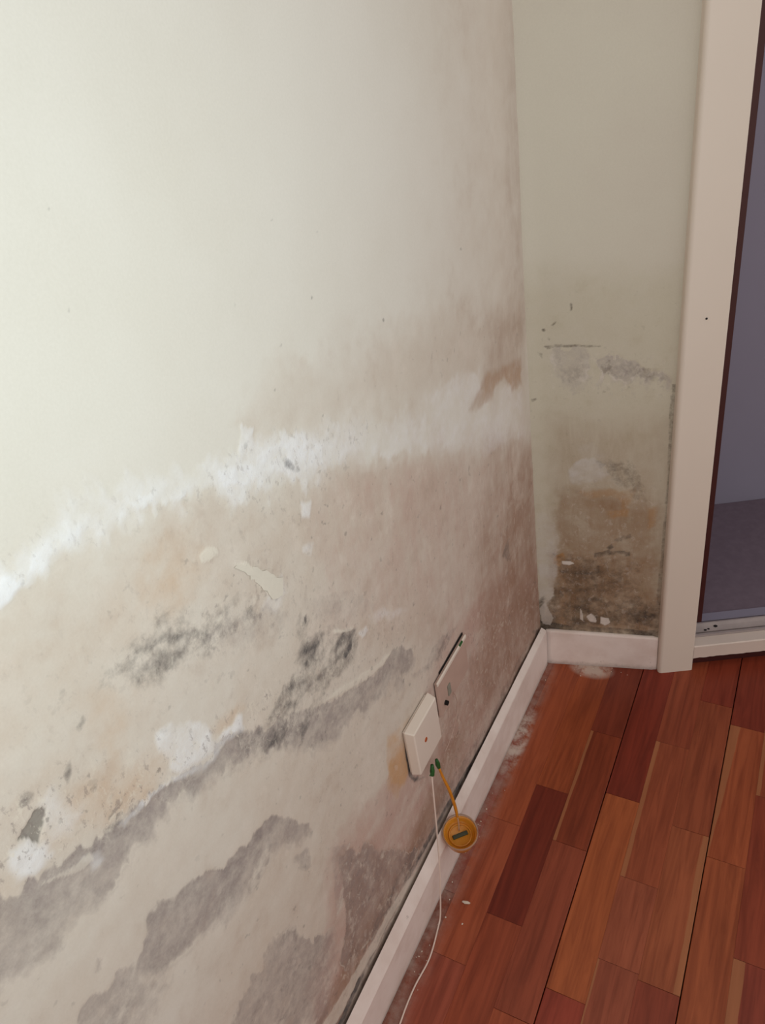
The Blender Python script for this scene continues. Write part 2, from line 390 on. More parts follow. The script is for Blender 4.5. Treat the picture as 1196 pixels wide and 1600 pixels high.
def vnoise(a, b, size, seed):
    """value noise, feature size in the unit of a and b"""
    x = a / size + seed * 17.31; y = b / size + seed * 9.77
    xi = np.floor(x).astype(np.int64); yi = np.floor(y).astype(np.int64)
    fx = (x - xi); fy = (y - yi)
    fx = fx * fx * (3 - 2 * fx); fy = fy * fy * (3 - 2 * fy)
    g = lambda i, j: _tab[(xi + i) & 255, (yi + j) & 255]
    return (g(0, 0) * (1 - fx) + g(1, 0) * fx) * (1 - fy) + (g(0, 1) * (1 - fx) + g(1, 1) * fx) * fy

def fbm(a, b, size, seed, octv=3):
    t, s, w = 0, 0, 1.0
    for o in range(octv):
        t = t + w * vnoise(a, b, size / 2 ** o, seed + o * 3); s += w; w *= 0.55
    return t / s

LAYERS = ('tan', 'pink', 'brown', 'bare', 'salt', 'mold_shade', 'rust', 'flake', 'hole', 'crumble')  # the mould layer also carries painted shade of gaps

def stain_fields(a, b, stains):
    """a, b: flat arrays in mm -> dict layer -> strength"""
    out = {k: np.zeros(a.shape, np.float32) for k in LAYERS}
    w1 = fbm(a, b, 34, 1, 4) * 2 - 1; w2 = fbm(a, b, 34, 2, 4) * 2 - 1
    u1 = fbm(a, b, 11, 5, 3) * 2 - 1; u2 = fbm(a, b, 11, 6, 3) * 2 - 1; u3 = fbm(a, b * 0.3, 9, 12, 3) * 2 - 1
    ln1 = fbm(a * 0.45, b, 38, 7, 3); ln2 = fbm(a, b, 60, 8, 3); ln3 = fbm(a, b, 14, 9, 3)
    KS = dict(crumble=1.6, tan=1.6, pink=1.6, brown=2.4, rust=1.8, bare=0.9, salt=1.5, mold_shade=1.7, flake=1.0, hole=1.0)
    for lay, op, soft, warp, pts in stains:
        P = np.array(pts, np.float32)
        soft = soft * KS[lay]
        mg = soft * 4.5 + warp * 2
        sel = np.nonzero((a > P[:, 0].min() - mg) & (a < P[:, 0].max() + mg) & (b > P[:, 1].min() - mg) & (b < P[:, 1].max() + mg))[0]
        if not len(sel):
            continue
        x = a[sel] + warp * (w1[sel] * 1.2 + u1[sel] * 0.7); y = b[sel] + warp * (w2[sel] * 1.2 + u2[sel] * 0.7 + u3[sel] * ((2.0 if lay == 'bare' else 0.9 if lay == 'salt' else 0.3) if len(P) > 4 else 0.3))
        d2 = np.full(x.shape, 1e12, np.float32); inside = np.zeros(x.shape, bool)
        yt = np.full(x.shape, -1e6, np.float32); yb = np.full(x.shape, 1e6, np.float32)
        for i in range(len(P)):
            ax, ay = P[i]; bx, by = P[(i + 1) % len(P)]
            ex, ey = bx - ax, by - ay
            t = np.clip(((x - ax) * ex + (y - ay) * ey) / max(ex * ex + ey * ey, 1e-6), 0, 1)
            d2 = np.minimum(d2, (x - ax - t * ex) ** 2 + (y - ay - t * ey) ** 2)
            if ay != by:
                inside ^= ((ay > y) != (by > y)) & (x < (bx - ax) * (y - ay) / (by - ay) + ax)
            if ax != bx:
                yc = np.where((ax > x) != (bx > x), ay + (x - ax) * (by - ay) / (bx - ax), np.nan)
                yt = np.fmax(yt, yc); yb = np.fmin(yb, yc)
        sd = np.sqrt(d2) * np.where(inside, -1, 1)
        t = np.clip((yt - y) / np.maximum(yt - yb, 1), 0, 1) if lay in ('bare', 'brown') else 0.3
        big = len(P) > 4 and soft > 3
        sl = soft * ((0.35 + 3.0 * np.clip(ln2[sel] - 0.25, 0, 1) + (6.5 * t * t if lay == 'bare' else 0)) if big else 1.0)
        sl = np.minimum(sl, soft * 8)
        v = np.clip(0.5 - sd / sl, 0, 1); v = op * v * v * (3 - 2 * v)
        if big:
            lo = dict(crumble=0.4, pink=0.5, bare=0.6, salt=0.30, mold_shade=0.15, tan=0.75, brown=0.6, rust=0.4, flake=1.0, hole=1.0)[lay]
            v = v * (lo + (1 - lo) * np.clip((0.6 * ln1[sel] + 0.4 * ln3[sel] - 0.28) / 0.34, 0, 1)) * (1 - 0.25 * t * (lay == 'bare'))
        if lay in ('tan', 'brown', 'rust', 'pink'):
            out[lay][sel] = 1 - (1 - out[lay][sel]) * (1 - v)
        else:
            out[lay][sel] = np.maximum(out[lay][sel], v)
    return out

def stained_wall(name, us, vs, place, stains, mat, relief=1.0, bow=None):
    """a wall skin on a fine grid: us along the wall (m), vs height (m); place(u, v, h) -> xyz arrays"""
    U, V = np.meshgrid(us, vs)
    u = U.ravel().astype(np.float32); v = V.ravel().astype(np.float32)
    f = stain_fields(u * 1000, v * 1000, stains)
    n1 = fbm(u * 1000, v * 1000, 9, 21, 3); n2 = fbm(u * 1000, v * 1000, 170, 31, 3); n3 = fbm(u * 1000, v * 1000, 40, 41, 3)
    h = (-0.0011 * f['bare'] * (0.6 + 0.8 * n1) + 0.0012 * f['salt'] * (0.2 + 1.0 * n1) + 0.0013 * f['flake']
         - 0.0022 * f['hole'] - 0.0009 * f['mold_shade'] * n1 - 0.0008 * f['brown'] * n1 + 0.0026 * (n2 - 0.5)
         + 0.0016 * (n3 - 0.5) * (0.15 + f['tan'] + f['brown'])) * relief
    xyz = place(u, v, h)
    nu, nv = len(us), len(vs)
    me = bpy.data.meshes.new(name)
    me.vertices.add(len(u)); me.vertices.foreach_set('co', np.stack(xyz, 1).astype(np.float32).ravel())
    i = np.arange(nu * nv).reshape(nv, nu)
    q = np.stack([i[:-1, :-1], i[:-1, 1:], i[1:, 1:], i[1:, :-1]], -1).reshape(-1, 4)
    me.loops.add(q.size); me.loops.foreach_set('vertex_index', q.ravel().astype(np.int32))
    me.polygons.add(len(q)); me.polygons.foreach_set('loop_start', (np.arange(len(q)) * 4).astype(np.int32))
    me.update(calc_edges=True)
    for k in LAYERS:
        at = me.attributes.new(k, 'FLOAT', 'POINT'); at.data.foreach_set('value', f[k])
    o = link(name, me, mat, None, True)
    return o

def plaster_mat(name, paint, paint2, cols, speck=1.0):
    m = NT(name)
    co = m.coords()
    nb = m.noise(2.6, 4, 0.6, co); nm = m.noise(28, 5, 0.6, co); nf = m.noise(110, 5, 0.65, co); nx = m.noise(420, 3, 0.6, co)
    ns = m.noise(30, 6, 0.7, m.coords('Object', (1.0, 1.0, 0.22)), dist=0.6)
    def lay(k, gain, amp, src, mid=0.5):
        a = m.attr(k).outputs['Fac']
        t = m.math('MULTIPLY', m.math('SUBTRACT', src, 0.5), amp)
        t = m.math('MULTIPLY', t, m.ramp(a, 0.0, 0.25))
        t = m.math('ADD', a, t)
        t = m.math('MULTIPLY', m.math('SUBTRACT', t, mid), gain)
        return m.math('ADD', t, mid, clamp=True)
    col = m.mix(m.ramp(nb, 0.3, 0.7), paint, paint2)
    col = m.mix(lay('tan', 1.0, 0.5, nm), col, cols['tan'])
    col = m.mix(lay('pink', 1.0, 0.9, ns), col, cols['pink'])
    col = m.mix(lay('brown', 1.0, 0.8, ns), col, cols['brown'])
    col = m.mix(lay('rust', 1.0, 0.6, nm), col, cols['rust'])
    bare = m.mix(m.ramp(nm, 0.3, 0.72), cols['bare'], cols['bare2'])
    col = m.mix(lay('bare', 1.35, 0.7, nf), col, bare)
    # pale ragged lip of paint around the bare patches
    ab = m.attr('bare').outputs['Fac']
    lip = m.math('SUBTRACT', 1.0, m.math('MULTIPLY', m.math('ABSOLUTE', m.math('SUBTRACT', m.math('ADD', ab, m.math('MULTIPLY', m.math('SUBTRACT', nf, 0.5), 0.25)), 0.34)), 9.0), clamp=True)
    lip = m.math('MULTIPLY', lip, m.ramp(m.noise(17, 4, 0.6, co), 0.47, 0.62))
    col = m.mix(m.math('MULTIPLY', lip, 0.55), col, cols['flake'])
    # small chips knocked out of the damp paint
    ch = m.ramp(m.noise(52, 2, 0.5, m.coords('Object', (1.0, 1.0, 0.6))), 0.665, 0.69)
    ch = m.math('MULTIPLY', ch, m.ramp(m.attr('tan').outputs['Fac'], 0.3, 0.7))
    col = m.mix(m.math('MULTIPLY', ch, 0.22 * speck), col, cols['mottle_light'])
    col = m.mix(lay('salt', 1.1, 1.1, m.math('ADD', m.math('MULTIPLY', nf, 0.5), m.math('MULTIPLY', nm, 0.5))), col, cols['salt'])
    col = m.mix(lay('mold_shade', 1.25, 1.7, m.math('ADD', m.math('MULTIPLY', nf, 0.65), m.math('MULTIPLY', nm, 0.35)), 0.42), col, cols['mold_shade'])
    col = m.mix(lay('flake', 1.6, 0.3, nf), col, cols['flake'])
    col = m.mix(lay('hole', 1.6, 0.3, nf), col, cols['hole'])
    # fine specks of damp where the paint has yellowed
    sp = m.ramp(m.noise(75, 3, 0.5, co), 0.655, 0.74)
    sp = m.math('MULTIPLY', sp, m.ramp(m.attr('tan').outputs['Fac'], 0.2, 0.8))
    col = m.mix(m.math('MULTIPLY', sp, 0.42 * speck), col, cols['mold_shade'])
    mo = m.math('ADD', m.math('MULTIPLY', m.noise(11, 6, 0.65, co, dist=0.5), 0.6), m.math('MULTIPLY', nm, 0.4))
    mt = m.math('MULTIPLY', m.attr('tan').outputs['Fac'], 0.55)
    col = m.mix(m.math('MULTIPLY', m.ramp(mo, 0.52, 0.68), mt), col, cols['mottle_dark'])
    col = m.mix(m.math('MULTIPLY', m.ramp(mo, 0.48, 0.34), mt), col, cols['mottle_light'])
    col = m.mix(0.07, col, m.mix(nx, (0.1, 0.09, 0.08, 1), (1, 1, 1, 1)))
    # crumbling skin: pale scales with dark pits between them
    cr = m.attr('crumble').outputs['Fac']
    k1 = m.noise(85, 5, 0.7, m.coords('Object', (1.0, 1.0, 0.75)), dist=0.5); k2 = m.noise(140, 4, 0.7, m.coords('Object', (1.0, 1.0, 0.6)))
    col = m.mix(m.math('MULTIPLY', m.math('MULTIPLY', m.ramp(k1, 0.55, 0.66), cr), 0.6), col, cols['flake'])
    col = m.mix(m.math('MULTIPLY', m.math('MULTIPLY', m.ramp(k2, 0.44, 0.33), cr), 0.55), col, cols['bare'])
    col = m.mix(m.math('MULTIPLY', m.math('MULTIPLY', m.ramp(m.noise(60, 3, 0.6, co), 0.64, 0.72), cr), 0.5), col, cols['mold_shade'])
    m.out(col, 0.72, 0.25)
    hh = m.math('ADD', m.math('MULTIPLY', nf, 1.0), m.math('MULTIPLY', nx, 0.35))
    hh = m.math('MULTIPLY', hh, m.math('ADD', 0.12, m.math('ADD', m.attr('tan').outputs['Fac'], m.attr('salt').outputs['Fac'])))
    hh = m.math('ADD', hh, m.math('MULTIPLY', m.math('MULTIPLY', k1, cr), 1.6))
    m.bump(hh, 0.3, 0.0012)
    return m.m

# ------------------------------------------------------------------ materials
WC = dict(pink=lin(184, 148, 136), tan=lin(194, 176, 160), brown=lin(146, 108, 84), rust=lin(194, 150, 104), bare=lin(126, 113, 110), bare2=lin(150, 137, 133),
          salt=lin(230, 228, 229), mold_shade=lin(80, 74, 72), flake=lin(218, 208, 194), hole=lin(140, 132, 123), mottle_dark=lin(172, 150, 134), mottle_light=lin(218, 204, 192))
M_WALL = plaster_mat('stained_cream_plaster', lin(219, 213, 204), lin(213, 206, 195), WC)
PC = dict(pink=lin(184, 150, 136), tan=lin(190, 183, 160), brown=lin(140, 104, 66), rust=lin(172, 122, 58), bare=lin(156, 147, 145), bare2=lin(176, 167, 162),
          salt=lin(204, 201, 198), mold_shade=lin(72, 58, 42), flake=lin(218, 210, 202), hole=lin(90, 80, 70), mottle_dark=lin(170, 158, 130), mottle_light=lin(200, 194, 178))
M_PANEL = plaster_mat('stained_cream_panel', lin(208, 203, 188), lin(204, 197, 183), PC, 0.5)
M_TRIM = simple_mat('off_white_gloss_paint', lin(220, 206, 196), 0.42, 0.45, var=0.15, scale=9, dark=0.93)
M_POST = simple_mat('cream_satin_paint', lin(226, 215, 203), 0.45, 0.4, var=0.2, scale=5, dark=0.95)

def skirting_mat():
    m = NT('worn_white_skirting')
    co = m.coords()
    n = m.noise(14, 5, 0.6, co); nf = m.noise(90, 4, 0.65, co)
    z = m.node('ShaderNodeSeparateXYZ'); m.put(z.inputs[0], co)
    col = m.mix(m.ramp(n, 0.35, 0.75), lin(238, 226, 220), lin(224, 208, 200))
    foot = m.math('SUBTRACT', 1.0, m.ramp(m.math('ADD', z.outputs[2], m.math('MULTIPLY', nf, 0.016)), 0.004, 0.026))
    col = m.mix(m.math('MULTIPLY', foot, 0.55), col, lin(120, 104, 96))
    chip = m.ramp(m.noise(38, 4, 0.7, co), 0.68, 0.73)
    col = m.mix(m.math('MULTIPLY', chip, 0.4), col, lin(150, 138, 128))
    m.out(col, 0.5, 0.4)
    m.bump(nf, 0.15, 0.002)
    return m.m
M_SKIRT = skirting_mat()

def plank_mat():
    m = NT('varnished_reddish_parquet')
    oi = m.node('ShaderNodeObjectInfo')
    co = m.coords()
    off = m.node('ShaderNodeVectorMath', operation='SCALE')
    m.put(off.inputs[0], (7.3, 3.1, 1.7)); m.put(off.inputs['Scale'], oi.outputs['Random'])
    add = m.node('ShaderNodeVectorMath', operation='ADD'); m.put(add.inputs[0], co); m.put(add.inputs[1], off.outputs[0])
    def mp(s):
        q = m.node('ShaderNodeMapping'); m.put(q.inputs[0], add.outputs[0]); q.inputs[3].default_value = s; return q.outputs[0]
    g1 = m.noise(1.0, 5, 0.6, mp((70, 4.5, 20)), dist=0.7); g2 = m.noise(1.0, 4, 0.6, mp((260, 9, 60)))
    g3 = m.noise(1.0, 3, 0.5, mp((22, 5, 10)), dist=1.2)
    tint = oi.outputs['Color']
    dk = m.mix(1.0, tint, (0.72, 0.64, 0.60, 1), 'MULTIPLY'); lt = m.mix(1.0, tint, (1.2, 1.22, 1.2, 1), 'MULTIPLY')
    col = m.mix(m.ramp(g1, 0.28, 0.72), dk, lt)
    col = m.mix(m.math('MULTIPLY', m.ramp(g3, 0.45, 0.75), 0.45), col, m.mix(1.0, tint, (1.15, 1.22, 1.2, 1), 'MULTIPLY'))
    col = m.mix(m.math('MULTIPLY', m.ramp(g2, 0.56, 0.78), 0.45), col, m.mix(1.0, tint, (0.5, 0.4, 0.4, 1), 'MULTIPLY'))
    # sapwood along one edge of a strip
    sx = m.node('ShaderNodeSeparateXYZ'); m.put(sx.inputs[0], co)
    wob = m.math('MULTIPLY', m.math('SUBTRACT', m.noise(1.0, 2, 0.5, mp((3, 11, 3))), 0.5), 0.007)
    xw = m.math('ADD', sx.outputs[0], wob)
    taper = m.math('MULTIPLY', m.attr('sap_taper', 'OBJECT').outputs['Fac'], sx.outputs[1])
    sl = m.math('ADD', m.attr('sap_left', 'OBJECT').outputs['Fac'], taper)
    a = m.math('MULTIPLY', m.math('SUBTRACT', sl, xw), 700, clamp=True)
    a = m.math('MULTIPLY', a, m.math('GREATER_THAN', m.attr('sap_left', 'OBJECT').outputs['Fac'], 0.0005))
    b = m.math('MULTIPLY', m.math('SUBTRACT', xw, m.attr('sap_right', 'OBJECT').outputs['Fac']), 700, clamp=True)
    b = m.math('MULTIPLY', b, m.math('GREATER_THAN', m.attr('sap_right', 'OBJECT').outputs['Fac'], 0.0005))
    sap = m.math('MULTIPLY', m.math('MAXIMUM', a, b), 0.8)
    col = m.mix(sap, col, m.mix(g1, lin(150, 92, 58), lin(176, 118, 80)))
    # pale plaster dust fallen along the skirtings
    gp = m.node('ShaderNodeNewGeometry')
    sp = m.node('ShaderNodeSeparateXYZ'); m.put(sp.inputs[0], gp.outputs['Position'])
    dn = m.noise(26, 5, 0.7, gp.outputs['Position']); dn2 = m.noise(6, 3, 0.6, gp.outputs['Position'])
    d1 = m.math('SUBTRACT', 1.0, m.ramp(m.math('ADD', sp.outputs[0], m.math('MULTIPLY', m.math('SUBTRACT', 0.5, dn2), 0.05)), -0.466, -0.416))
    d1 = m.math('MULTIPLY', d1, m.ramp(dn, 0.25, 0.8))
    ex = m.math('DIVIDE', m.math('ADD', sp.outputs[0], 0.355), 0.055); ey = m.math('DIVIDE', m.math('SUBTRACT', sp.outputs[1], 1.372), 0.034)
    rr = m.math('ADD', m.math('MULTIPLY', ex, ex), m.math('MULTIPLY', ey, ey))
    d2 = m.math('MULTIPLY', m.math('SUBTRACT', 1.0, m.ramp(rr, 0.1, 1.3)), m.ramp(dn, 0.30, 0.55))
    col = m.mix(m.math('MULTIPLY', d1, 0.9), col, lin(168, 146, 136))
    col = m.mix(m.math('MULTIPLY', d2, 0.8), col, lin(206, 192, 180))
    ex = m.math('DIVIDE', m.math('ADD', sp.outputs[0], 0.449), 0.020); ey = m.math('DIVIDE', m.math('SUBTRACT', sp.outputs[1], 1.10), 0.10)
    rr = m.math('ADD', m.math('MULTIPLY', ex, ex), m.math('MULTIPLY', ey, ey))
    d3 = m.math('MULTIPLY', m.math('SUBTRACT', 1.0, m.ramp(rr, 0.1, 1.5)), m.ramp(dn, 0.34, 0.62))
    col = m.mix(m.math('MULTIPLY', d3, 0.8), col, lin(208, 194, 184))
    dust = m.math('MAXIMUM', m.math('MAXIMUM', d1, d3), d2)
    m.out(col, m.math('ADD', 0.42, m.math('MULTIPLY', dust, 0.4)), 0.35)
    m.bump(g2, 0.08, 0.0006)
    return m.m
M_PLANK = plank_mat()
M_SUB = simple_mat('dark_subfloor', lin(38, 18, 14), 0.9, 0.1)
M_PLASTIC = simple_mat('aged_white_plastic', lin(224, 210, 198), 0.38, 0.45, var=0.2, scale=14, dark=0.94)
M_PLATE = simple_mat('plastic_splashed_with_pink_paint', lin(192, 163, 150), 0.65, 0.3, var=0.2, scale=30, dark=0.84)
M_BLACK = simple_mat('plain_black', lin(22, 18, 20), 0.6, 0.3)
M_RUST = simple_mat('rusty_screw', lin(176, 84, 40), 0.6, 0.3, 0.0, scale=300)
M_GREEN = simple_mat('green_sleeve', lin(40, 92, 40), 0.5, 0.4, scale=200)
M_GREYGREEN = simple_mat('grey_green_rubber', lin(74, 76, 58), 0.6, 0.3, scale=120)
M_TAB = simple_mat('dull_grey_green_plastic', lin(146, 142, 130), 0.6, 0.3, scale=120)
M_CABLE = simple_mat('white_cable_sheath', lin(226, 206, 194), 0.4, 0.4, scale=60, dark=0.95)
M_ALU = simple_mat('dull_white_aluminium', lin(176, 164, 162), 0.4, 0.5, 0.15, scale=40, dark=0.85)
M_JAMB = simple_mat('dark_red_wood', lin(70, 30, 28), 0.5, 0.4, scale=30)
M_LILAC = simple_mat('lilac_grey_laminate', lin(150, 146, 164), 0.6, 0.3, var=0.1, scale=3, dark=0.95)
M_LILAC2 = simple_mat('lilac_grey_felt', lin(132, 118, 130), 0.95, 0.1, var=0.15, scale=55, bump=0.3, dark=0.82)
M_CRUMB = simple_mat('plaster_crumb', lin(222, 208, 192), 0.9, 0.1, scale=400)
M_SCREW = simple_mat('dark_screw_head', lin(40, 34, 36), 0.5, 0.4, 0.5, scale=300)

def amber_mat():
    m = NT('amber_plastic')
    n = m.noise(40, 3, 0.5, m.coords())
    m.out(m.mix(n, lin(196, 122, 28), lin(214, 146, 50)), 0.28, 0.5)
    m.b.inputs['Subsurface Weight'].default_value = 0.35
    m.b.inputs['Subsurface Radius'].default_value = (0.02, 0.008, 0.002)
    m.b.inputs['Subsurface Scale'].default_value = 0.3
    return m.m
M_AMBER = amber_mat()

def frosted_mat():
    m = NT('frosted_clear_plastic')
    m.out(lin(226, 206, 190), 0.35, 0.5)
    m.b.inputs['Transmission Weight'].default_value = 0.75
    m.b.inputs['IOR'].default_value = 1.3
    return m.m
M_FROST = frosted_mat()

# ------------------------------------------------------------------ the left wall
WX = -0.477
us = np.concatenate([np.arange(-1.2, -0.05, 0.1), np.arange(0.0, 1.3901, 0.0025)])
vs = np.concatenate([[0.0], np.arange(0.06, 1.5201, 0.0025), np.arange(1.6, 2.51, 0.1)])
wall_left = stained_wall('wall_left', us, vs, lambda u, v, h: (WX + h, u, v), WALL_STAINS, M_WALL)
tag(wall_left, 'long cream plaster wall with damp stains, mould and peeling paint', 'wall', kind='structure')
from_bm('wall_core', box_bm(WX - 0.12, WX - 0.006, -1.2, 1.39, 0, 2.5), M_TRIM, wall_left)

# lifted scales of paint on the wall: outlines in mm along / up the wall
FLAKES = [
    ([(448, 1002), (465, 991), (476, 976), (493, 957), (509, 935), (503, 918), (488, 925), (477, 948), (467, 969), (461, 984)], 0.7),
]
def paint_flake(pts, lift, parent, mat, place, name='paint_flake'):
    rj = random.Random(4); fine = []
    for i, p in enumerate(pts):
        q = pts[(i + 1) % len(pts)]
        for k in range(4):
            fine.append((p[0] + (q[0] - p[0]) * k / 4 + rj.uniform(-2.6, 2.6), p[1] + (q[1] - p[1]) * k / 4 + rj.uniform(-2.6, 2.6)))
    pts = fine
    bm = bmesh.new()
    cx = sum(p[0] for p in pts) / len(pts); cz = sum(p[1] for p in pts) / len(pts)
    lo = min(p[1] for p in pts); hi = max(p[1] for p in pts)
    ring = []
    for (a, b) in pts:
        k = (hi - b) / max(hi - lo, 1)               # the lower edge curls away from the wall
        ring.append((a / 1000, b / 1000, 0.0012 + lift / 1000 * k * k))
    top = [bm.verts.new(place(a, b, h)) for a, b, h in ring]
    bot = [bm.verts.new(place(a, b, h - 0.0006)) for a, b, h in ring]
    c1 = bm.verts.new(place(cx / 1000, cz / 1000, 0.0016 + lift / 4000)); c0 = bm.verts.new(place(cx / 1000, cz / 1000, 0.0007 + lift / 4000))
    n = len(pts)
    for i in range(n):
        j = (i + 1) % n
        bm.faces.new((top[i], top[j], c1)); bm.faces.new((bot[j], bot[i], c0)); bm.faces.new((top[j], top[i], bot[i], bot[j]))
    return from_bm(name, bm, mat, parent)
M_FLAKE = simple_mat('loose_paint_scale', lin(214, 205, 192), 0.7, 0.2, scale=60, dark=0.92)
for pts, lift in FLAKES:
    paint_flake(pts, lift, wall_left, M_FLAKE, lambda a, b, h: (WX + h, a, b))

# ------------------------------------------------------------------ the narrow end wall
A = Vector((-0.4625, 1.3534, 0)); B = Vector((-0.2039, 1.4169, 0))
D = (B - A).normalized(); PN = Vector((-D.y, D.x, 0))
P0 = A + PN * 0.008
us = np.concatenate([np.arange(-0.0140, 0.2681, 0.0025), [0.2700]])
def place_panel(u, v, h):
    bowx = -0.006 * np.exp(-((u + 0.014) / 0.02) ** 2) * np.sin(np.clip((v - 0.1) / 1.35, 0, 1) * math.pi)
    return (P0.x + D.x * u - PN.x * h, P0.y + D.y * u - PN.y * h + bowx, v)
wall_back = stained_wall('wall_back', us, vs, place_panel, PANEL_STAINS, M_PANEL, 0.8)
tag(wall_back, 'narrow cream end wall, mouldy and brown near the bottom', 'wall', kind='structure')
core = box_bm(-0.012, 0.268, 0.006, 0.05, 0, 2.5)
core.transform(Matrix.Translation(P0) @ Matrix.Rotation(math.atan2(D.y, D.x), 4, 'Z'))
from_bm('wall_core', core, M_TRIM, wall_back)

# ------------------------------------------------------------------ skirting boards
def skirting_left():
    bm = bmesh.new()
    secs = []
    ys = [-1.2 + i * (1.349 + 1.2) / 110 for i in range(111)]
    for y in ys:
        w = 0.0012 * mnoise.noise(Vector((y * 14, 0.3, 0))) + 0.0006 * mnoise.noise(Vector((y * 60, 1.3, 0)))
        xb = max(-0.4745, -0.4717 + 0.0131 * (y - 0.4445))
        t = max(0.0, min(1.0, (y - 0.37) / 0.98))
        zr = 0.1336 - 0.0160 * t + w
        zi = 0.1620 - 0.0390 * t ** 1.4 + 2.0 * w
        xi = -0.4702 - 0.0012 * t + 0.6 * w
        xr = -0.4590 + 0.4 * w
        prof = [(min(xi - 0.0004, xb - 0.002), 0.0), (xb, 0.0), (xb + (xr - xb) * 0.93, zr - 0.010), (xr, zr - 0.003), (xr - 0.0012, zr + 0.0006), (xi, zi), (xi - 0.0004, zi - 0.002)]
        secs.append([bm.verts.new((x, y, z)) for x, z in prof])
    n = len(secs[0])
    for i in range(len(secs) - 1):
        for k in range(n):
            bm.faces.new((secs[i][k], secs[i][(k + 1) % n], secs[i + 1][(k + 1) % n], secs[i + 1][k]))
    bm.faces.new(secs[0]); bm.faces.new(secs[-1][::-1])
    return bm
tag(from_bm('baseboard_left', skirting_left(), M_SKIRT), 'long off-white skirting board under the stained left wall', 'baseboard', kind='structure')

def skirting_back():
    L = (B - A).length
    bm = bmesh.new(); secs = []
    for i in range(25):
        u = 0.0005 + (L - 0.0035) * i / 24
        zt = 0.1122 - 0.0076 * i / 24 + 0.0007 * mnoise.noise(Vector((u * 50, 2.2, 0)))
        if i in (0, 24): zt -= 0.002
        e = 0.0022 if i in (0, 24) else 0.0
        prof = [(0.0078, 0.0), (e, 0.0), (e, zt - 0.005), (0.0012 + e, zt - 0.0012), (0.004, zt), (0.0078, zt)]
        secs.append([bm.verts.new(A + D * u + PN * n + Vector((0, 0, z))) for n, z in prof])
    n = len(secs[0])
    for i in range(24):
        for k in range(n):
            bm.faces.new((secs[i][k], secs[i][(k + 1) % n], secs[i + 1][(k + 1) % n], secs[i + 1][k]))
    bm.faces.new(secs[0]); bm.faces.new(secs[-1][::-1])
    return bm
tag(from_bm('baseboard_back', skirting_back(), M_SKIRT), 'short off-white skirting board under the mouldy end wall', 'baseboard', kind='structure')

# ------------------------------------------------------------------ floor of parquet strips
floor = from_bm('floor', box_bm(-0.60, 1.6, -1.2, 2.1, -0.06, -0.014), M_SUB)
tag(floor, 'reddish brown parquet floor of short staggered strips', 'floor', kind='structure')
T = lambda r, g, b: lin(r * 1.40, g * 1.30, b * 1.22)
ENDS = {0: [0.8902], 1: [0.9999, 0.6956], 2: [1.1827, 0.8858], 3: [1.0320], 4: [1.2026, 0.8608, 0.6950], 5: [1.3527, 1.0033, 0.6858],
        6: [1.3031, 0.9604], 7: [1.1334, 0.7849]}
TINTS = {0: [(108, 58, 38), (110, 60, 42)], 1: [(106, 56, 34), (80, 32, 22), (102, 52, 36)], 2: [(86, 40, 28), (92, 44, 28), (100, 52, 38)],
         3: [(88, 36, 26), (116, 66, 40)], 4: [(100, 52, 36), (106, 58, 40), (108, 62, 46), (104, 58, 44)],
         5: [(92, 42, 30), (102, 56, 38), (110, 64, 44), (94, 46, 34)], 6: [(92, 42, 30), (112, 62, 40), (110, 62, 40)], 7: [(102, 54, 36), (98, 48, 34), (96, 46, 36)]}
SAP = {(4, 1): ('l', 0.009, 0.0), (6, 1): ('l', 0.003, 0.055), (5, 2): ('r', 0.058, 0.0), (2, 1): ('l', 0.007, 0.0), (7, 0): ('l', 0.008, 0.0),
       (7, 2): ('l', 0.020, 0.0), (4, 3): ('l', 0.004, 0.0)}
rp = random.Random(3)
